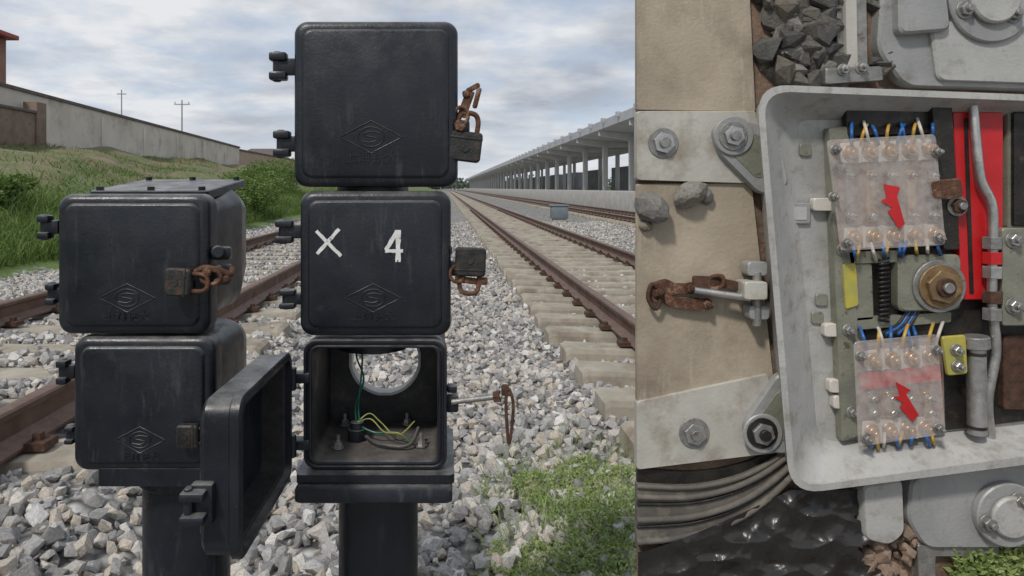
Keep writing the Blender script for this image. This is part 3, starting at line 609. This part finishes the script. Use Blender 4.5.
prism('lower_bracket',[(863,486),(903,480),(905,534),(890,546),(866,540)],0,.045,CASTD,pm,7,.004); prism('bracket_strap',[(918,545),(1000,545),(1000,556),(935,556),(935,590),(920,590)],0,.02,STEELD,pm,2)
# case
def lp(pts,r,h): return [Q(p.x,p.y,h) for p in rpoly(pts,r,7)]
HR=.085
O=[(757,85),(1092,98),(1092,455),(791,494)]
bott=[Vector((p.x,D-.002,p.z)) for p in lp([(769,92),(1092,104),(1092,452),(801,486)],26,HR*.9)]
F0=[(790,120),(1076,122),(1076,420),(818,443)]
loft('case',[bott,lp([(759,87),(1092,99),(1092,454),(792,492)],30,HR-.012),lp(O,32,HR-.008),lp([(756,84),(1093,97),(1093,456),(790,495)],33,HR),lp([(763,91),(1086,103),(1086,448),(796,488)],28,HR+.001),lp([(765,93),(1085,105),(1085,446),(798,486)],27,HR-.006),lp([(774,106),(1080,112),(1080,434),(807,460)],24,.045),lp(F0,22,.010)],CASTD,pm,ang=35)
ca=empty('contact_unit',(1.1,D-.03,1.1))
fl=.012
prism('mechanism_bed',[(858,110),(1075,112),(1072,416),(868,440)],fl,.018,BLACKM,pm,3)
prism('side_rail',[(829,128),(848,126),(862,436),(842,442)],fl,.034,OLIVE,pm,3)
for x,y in ((822,204),(838,386),(842,402),(833,330)): prism('rail_tab',rect(x-8,y-6,x+14,y+7),fl,.03,PALE,pm,3)
for x,y in ((838,166),(842,250),(848,330),(852,412)): bolt(x,y,.034,6,pm,STEELD)
prism('cross_bar',[(848,252),(905,250),(905,262),(850,264)],.018,.034,OLIVE,pm,2)
prism('cross_bar',[(856,318),(952,312),(952,322),(857,330)],.018,.030,OLIVE,pm,2)
prism('grey_frame',[(850,264),(872,263),(874,320),(853,322)],.018,.030,OLIVE,pm,3)
prism('yellow_tag',[(843,264),(856,263),(859,306),(846,310)],.034,.038,YEL,pm,3)
prism('stamped_box',rect(790,203,811,224),.016,.019,CAST,pm,2); prism('stamped_box_inner',rect(794,207,807,220),.019,.0205,CASTD,pm,1,.0005)
for x,y in ((806,150),(822,300),(818,318)): prism('floor_pad',rect(x-6,y-6,x+6,y+6),.012,.016,OLIVE,pm,3,.001)
prism('black_frame',[(846,108),(955,104),(960,132),(848,136)],.018,.036,BLACKM,pm,3)
def block(base,ang,cover,arrow,rowsy,xsr,red=None):
    prism('terminal_base',rot(base,ang),.018,.036,BAKE,ca,4)
    for yy,(xa,xb,nn_) in rowsy:
        prism('terminal_strip',[(xa-9,yy-10),(xb+9,yy-10+xsr*nn_),(xb+9,yy+10+xsr*nn_),(xa-9,yy+10)],.036,.040,PALE,ca,2,.001)
        for i in range(nn_):
            x=xa+(xb-xa)*i/(nn_-1); y=yy+(xsr*i)
            bolt(x,y,.040,8,ca,BRASS,BRASS,False)
            if i: x-=(xb-xa)*.5/(nn_-1); prism('barrier',rect(x-1.3,y-11,x+1.3,y+11),.040,.052,PALE,ca,1,.0006)
    if red: prism('red_strip',red,.0405,.0425,REDM,ca,2,.0005)
    prism('clear_cover',rot(cover,ang),.064,.067,CLEAR,ca,5,.001)
    P=[Q(x,y,.0695) for x,y in arrow]
    loft('red_arrow',[P,[p+Vector((0,.0012,0)) for p in P]],REDM,ca,smooth=False)
block([(832,142),(940,137),(945,246),(838,250)],0,[(827,140),(936,134),(946,245),(841,251)],[(884,184),(900,187),(897,196),(905,224),(899,229),(888,211),(893,208),(881,201),(887,198)],((153,(850,930,5)),(238,(854,936,5))),-.8)
block([(857,346),(943,338),(946,432),(862,440)],0,[(854,342),(938,334),(946,434),(859,447)],[(896,382),(911,390),(906,394),(919,415),(912,422),(900,407),(904,403),(893,397),(900,396)],((361,(874,930,4)),(432,(872,926,4))),-1.4,[(860,374),(940,364),(942,380),(862,390)])
# inner contact fingers seen through the covers
for (x0,x1,ya,yb,n_) in ((850,932,170,222,5),(872,928,392,418,4)):
    for i in range(n_):
        x=x0+(x1-x0)*i/(n_-1); prism('contact_finger',[(x-4,ya),(x+4,ya-.5),(x+5,yb),(x-3,yb)],.036,.044,(STEELD,BRASS)[i%2],ca,2,.001); bolt(x,ya+6,.044,4,ca,STEEL,STEELD); bolt(x+1,yb-6,.044,4,ca,STEEL,STEELD)
for i,(x,y) in enumerate(((835,150),(833,197),(936,152),(938,238),(846,243),(860,356),(936,350),(866,438),(938,428))): bolt(x,y,.067,5,ca,STEELD)
def wires(x0,x1,n,ya,yb,h0=.03,h1=.05,sl=-.5):
    for i in range(n):
        x=x0+(x1-x0)*i/(n-1)+random.uniform(-2,2); m_=(BLUEW,YW,PALE)[i%3] if i%5 else BLUEW; dx=random.uniform(-4,4)
        ptube('lead_wire',[(x+dx*2,ya+sl*i+random.uniform(-3,3),h0),(x+dx,(ya*.6+yb*.4)+sl*i,h1+.012),(x,yb+sl*i,h1)],1.5,m_,ca)
wires(850,932,10,124,146,.036);wires(852,936,10,260,244);wires(868,934,9,328,350);wires(866,932,8,450,434,.03)
for i in range(5): ptube('loom_wire',[(905+i*3,262,.03),(912+i*4,290,.028),(900+i*3,322,.032),(880+i*6,334,.05)],1.5,BLUEW if i%2 else BLACKM,ca)
sp3=[Q(884+5*math.cos(t),258+t*64/(2*math.pi*14),.036+.007*math.sin(t)) for t in np.linspace(0,2*math.pi*14,170)]
tube('spring',sp3,.0026,BLACKM,pm,6,1,sm=False)
prism('nut_housing',rect(899,256,962,312,-2),.018,.044,OLIVE,pm,8,.004)
c=Q(938,286,.044); BR2=M('grimy_brass',(.30,.20,.10),(.20,.13,.07),.5,.5,40,.4,150,c3=(.10,.055,.03),s3=50)
for r_,h0,h1,m_,n_ in ((.056,0,.006,STEELD,40),(.046,.006,.011,BR2,40),(.036,.011,.022,BR2,6),(.020,.022,.028,RUSTD,32),(.011,.028,.036,STEELD,20)):
    cyl('drive_nut',c-Vector((0,h0,0)),c-Vector((0,h1,0)),r_,m_,pm,n_,bev=.0015)
prism('red_bar',[(953,112),(1003,112),(1003,176),(1002,300),(962,300)],.018,.040,REDM,pm,2)
prism('red_bar_slot',[(964,118),(968,118),(974,294),(970,294)],.040,.0415,BLACKM,pm,1,.0003)
prism('black_shaft',[(932,104),(952,104),(960,250),(944,250)],.018,.05,BLACKM,pm,3)
prism('side_plate',[(1008,112),(1074,114),(1074,228),(1008,228)],.018,.038,OLIVE,pm,3); prism('side_channel',[(1014,112),(1030,112),(1030,226),(1014,226)],.038,.046,BLACKM,pm,2)
prism('lock_bar',rect(1002,228,1030,326),.018,.06,OLIVE,pm,4); bolt(1013,240,.06,8,pm); bolt(1013,306,.06,8,pm)
prism('lower_block',rect(1004,336,1060,410),.018,.034,RUSTD,pm,4)
ptube('steel_rod',[(973,102,.05),(977,150,.058),(981,180,.058),(992,205,.058),(993,240,.058),(992,300,.058),(996,350,.055),(988,400,.05),(991,438,.03)],4.2,STEEL,pm,n=12)
for y,m_ in ((243,STEELD),(258,REDM),(272,STEEL),(297,RUSTD),(314,STEELD)):
    cyl('rod_nut',Q(992.5,y-6,.058),Q(992.5,y+6,.058),.0185,m_,pm,6,bev=.001)
cyl('shock_cylinder',Q(976,346,.045),Q(977,434,.045),.018,STEEL,pm,24,bev=.002); cyl('cylinder_collar',Q(975,336,.045),Q(976,348,.045),.026,STEELD,pm,24,bev=.002)
for y in (352,425): cyl('cylinder_ring',Q(976,y,.045),Q(976,y+3,.045),.0195,BLACKM,pm,24)
prism('rust_latch',[(930,181),(962,178),(964,196),(948,200),(932,198)],.05,.068,RUST,pm,4,.003); bolt(957,206,.05,10,pm,RUSTD)
prism('yellow_bracket',[(942,337),(966,335),(968,374),(948,376)],.045,.052,YEL,pm,3); bolt(956,350,.052,6,pm,STEEL); bolt(957,366,.052,6,pm,STEEL)
# latch on left
lt=empty('latch_hasp',(.6,D,1.08))
prism('latch_block',rect(745,282,768,300),.03,.075,PLATE,lt,3); cyl('latch_pin',Q(757,272,.05),Q(757,326,.05),.009,STEELD,lt,14,bev=.001)
prism('latch_roll_block',rect(750,306,770,320),.02,.055,CAST,lt,4); prism('latch_roll_block',rect(748,262,768,276),.02,.055,CAST,lt,4)
cyl('latch_rod',Q(694,290,.045),Q(750,298,.055),.0075,STEEL,lt,12)
prism('latch_plate',[(652,284),(668,279),(676,284),(706,284),(708,293),(674,294),(664,304),(650,302)],.014,.028,RUST,lt,4,.003)
prism('latch_strap',[(694,276),(716,277),(748,284),(746,290),(714,288),(694,288)],.03,.042,RUSTD,lt,3); prism('latch_lower_strap',[(664,296),(708,300),(716,308),(704,312),(666,306)],.016,.036,RUST,lt,4,.003)
for i,(x,y) in enumerate(((658,292),(690,288),(706,304))): bolt(x,y,.03,6,lt,RUST,RUSTD)
ptube('chain_link',[(652,284,.035),(648,298,.035),(656,309,.035),(661,294,.035)],2.0,RUSTD,lt,closed=True)
ptube('chain_link',[(710,278,.04),(722,276,.05),(722,286,.05),(711,288,.04)],2.0,RUST,lt,closed=True)
# conduit arcs and plastic
cd=empty('cable_conduit',(.7,D,.7))
arc=[(637,482),(690,484),(735,476),(770,460),(802,436)]
def band(nm,o0,o1,h0,h1,mat):
    top=[(x,y+o0*(1-.12*i)) for i,(x,y) in enumerate(arc)]; bo=[(x,y+o1*(1-.14*i)) for i,(x,y) in enumerate(arc)]
    sm_=lambda P:[(v.x,v.y) for v in smoothpath([Vector((a_,b_,0)) for a_,b_ in P],5)]
    a_=sm_(top);b_=sm_(bo); f=[Q(x,y,h1) for x,y in a_+b_[::-1]]
    loft(nm,[[Vector((p.x,D-h0,p.z)) for p in f],f],mat,cd,ang=50)
band('painted_shadow_strip',-14,2,.0,.008,BLACKM); band('conduit_shell',2,62,.001,.018,WEBB)  # black strip above the conduit is the shadow there, put in as dark colour
for dy,r_,h_ in ((4,2.6,.02),(15,3.0,.022),(22,1.6,.02),(38,3.2,.022),(45,1.6,.02),(60,3.4,.02)):
    ptube('conduit_ridge',[(x,y+dy*(1-.13*i),h_) for i,(x,y) in enumerate(arc)],r_,WEBB if r_>2 else BLACKM,cd,n=8)
ps=bmesh.new(); nx_,ny_=170,90; G=[]
def pn(x,y):
    w_=mnoise.noise(Vector((x/40,y/40,5)))*.5
    p=Vector((x/46+w_,y/30-w_,0.3)); q_=Vector((x/17-w_,y/22+w_,4.1))
    a=mnoise.voronoi(p)[0][0]; b_=mnoise.voronoi(q_)[0][0]
    return a*1.1+b_*.42+mnoise.noise(p*.7)*.4
for j in range(ny_+1):
    row=[]
    for i in range(nx_+1):
        x=638+i/nx_*(230+9*math.sin(j*.21)+5*math.sin(j*.5)); y0_=552-62*min(1,max(0,(x-640)/150))**1.2; y=y0_+(600-y0_)*j/ny_
        row.append(ps.verts.new(Q(x,y,.010+.026*max(0,pn(x,y)))))
    G.append(row)
for j in range(ny_):
    for i in range(nx_): ps.faces.new((G[j][i],G[j][i+1],G[j+1][i+1],G[j+1][i]))
frombm('plastic_sheet',ps,PLS,None,True,40)
n=2500; px=rng.uniform(955,1060,n); py=rng.uniform(540,600,n); k=py>556-.12*(px-960)+rng.normal(size=n)*6; px=px[k];py=py[k]
leaves('grass_patch',np.array([Q(a_,b_,random.uniform(.004,.03))[:] for a_,b_ in zip(px,py)]),rng.uniform(.010,.024,len(px)),WEED,up=.5,asp=.5)
# ------------------------------------------------------------ light, world, camera
d=Vector((-.42,-.62,.80)).normalized()
el=math.asin(d.z); az=math.atan2(d.x,d.y)
su=bpy.data.lights.new('sun','SUN'); su.energy=2.3; su.angle=math.radians(6); su.color=(1,.95,.88)
so=bpy.data.objects.new('sun',su); sc.collection.objects.link(so); so.rotation_euler=(-d).to_track_quat('-Z','Y').to_euler()
w=bpy.data.worlds.new('World'); sc.world=w; w.use_nodes=True; nt=w.node_tree; bg=nt.nodes['Background']; bg.inputs[1].default_value=.1
sk=N(nt,'ShaderNodeTexSky',sky_type='NISHITA'); sk.sun_disc=False; sk.sun_elevation=el; sk.sun_rotation=az%(2*math.pi)
tc=N(nt,'ShaderNodeTexCoord'); se=N(nt,'ShaderNodeSeparateXYZ'); nt.links.new(tc.outputs['Generated'],se.inputs[0])
zz=math_(nt,'ADD',math_(nt,'MAXIMUM',se.outputs[2],0.),.16)
cb=N(nt,'ShaderNodeCombineXYZ'); nt.links.new(math_(nt,'DIVIDE',se.outputs[0],zz),cb.inputs[0]); nt.links.new(math_(nt,'DIVIDE',se.outputs[1],zz),cb.inputs[1])
n1=noise(nt,1.7,8,.58,cb.outputs[0]); n2=noise(nt,1.1,7,.55,cb.outputs[0])
cl=mixc(nt,ramp(nt,n2,.40,.58),(4.2,4.6,5.3),(7.9,8.05,8.3))
skm=mixc(nt,.75,sk.outputs[0],(4.6,5.6,7.2))
out=mixc(nt,ramp(nt,n1,.38,.55,.3,1.),skm,cl)
out=mixc(nt,ramp(nt,se.outputs[2],0,.12,.7,0),out,(7.2,7.5,7.9))
nt.links.new(out,bg.inputs[0])
cam=bpy.data.cameras.new('camera'); co=bpy.data.objects.new('camera',cam); sc.collection.objects.link(co); sc.camera=co
co.location=(0,0,H); co.rotation_euler=(math.radians(90),0,0)
cam.sensor_width=36; cam.lens=36*F/1024; cam.shift_x=(512-CX)/1024; cam.shift_y=-(288-CY)/1024; cam.clip_start=.05; cam.clip_end=6000
sc.view_settings.view_transform='Standard'; sc.view_settings.look='None'; sc.view_settings.exposure=0
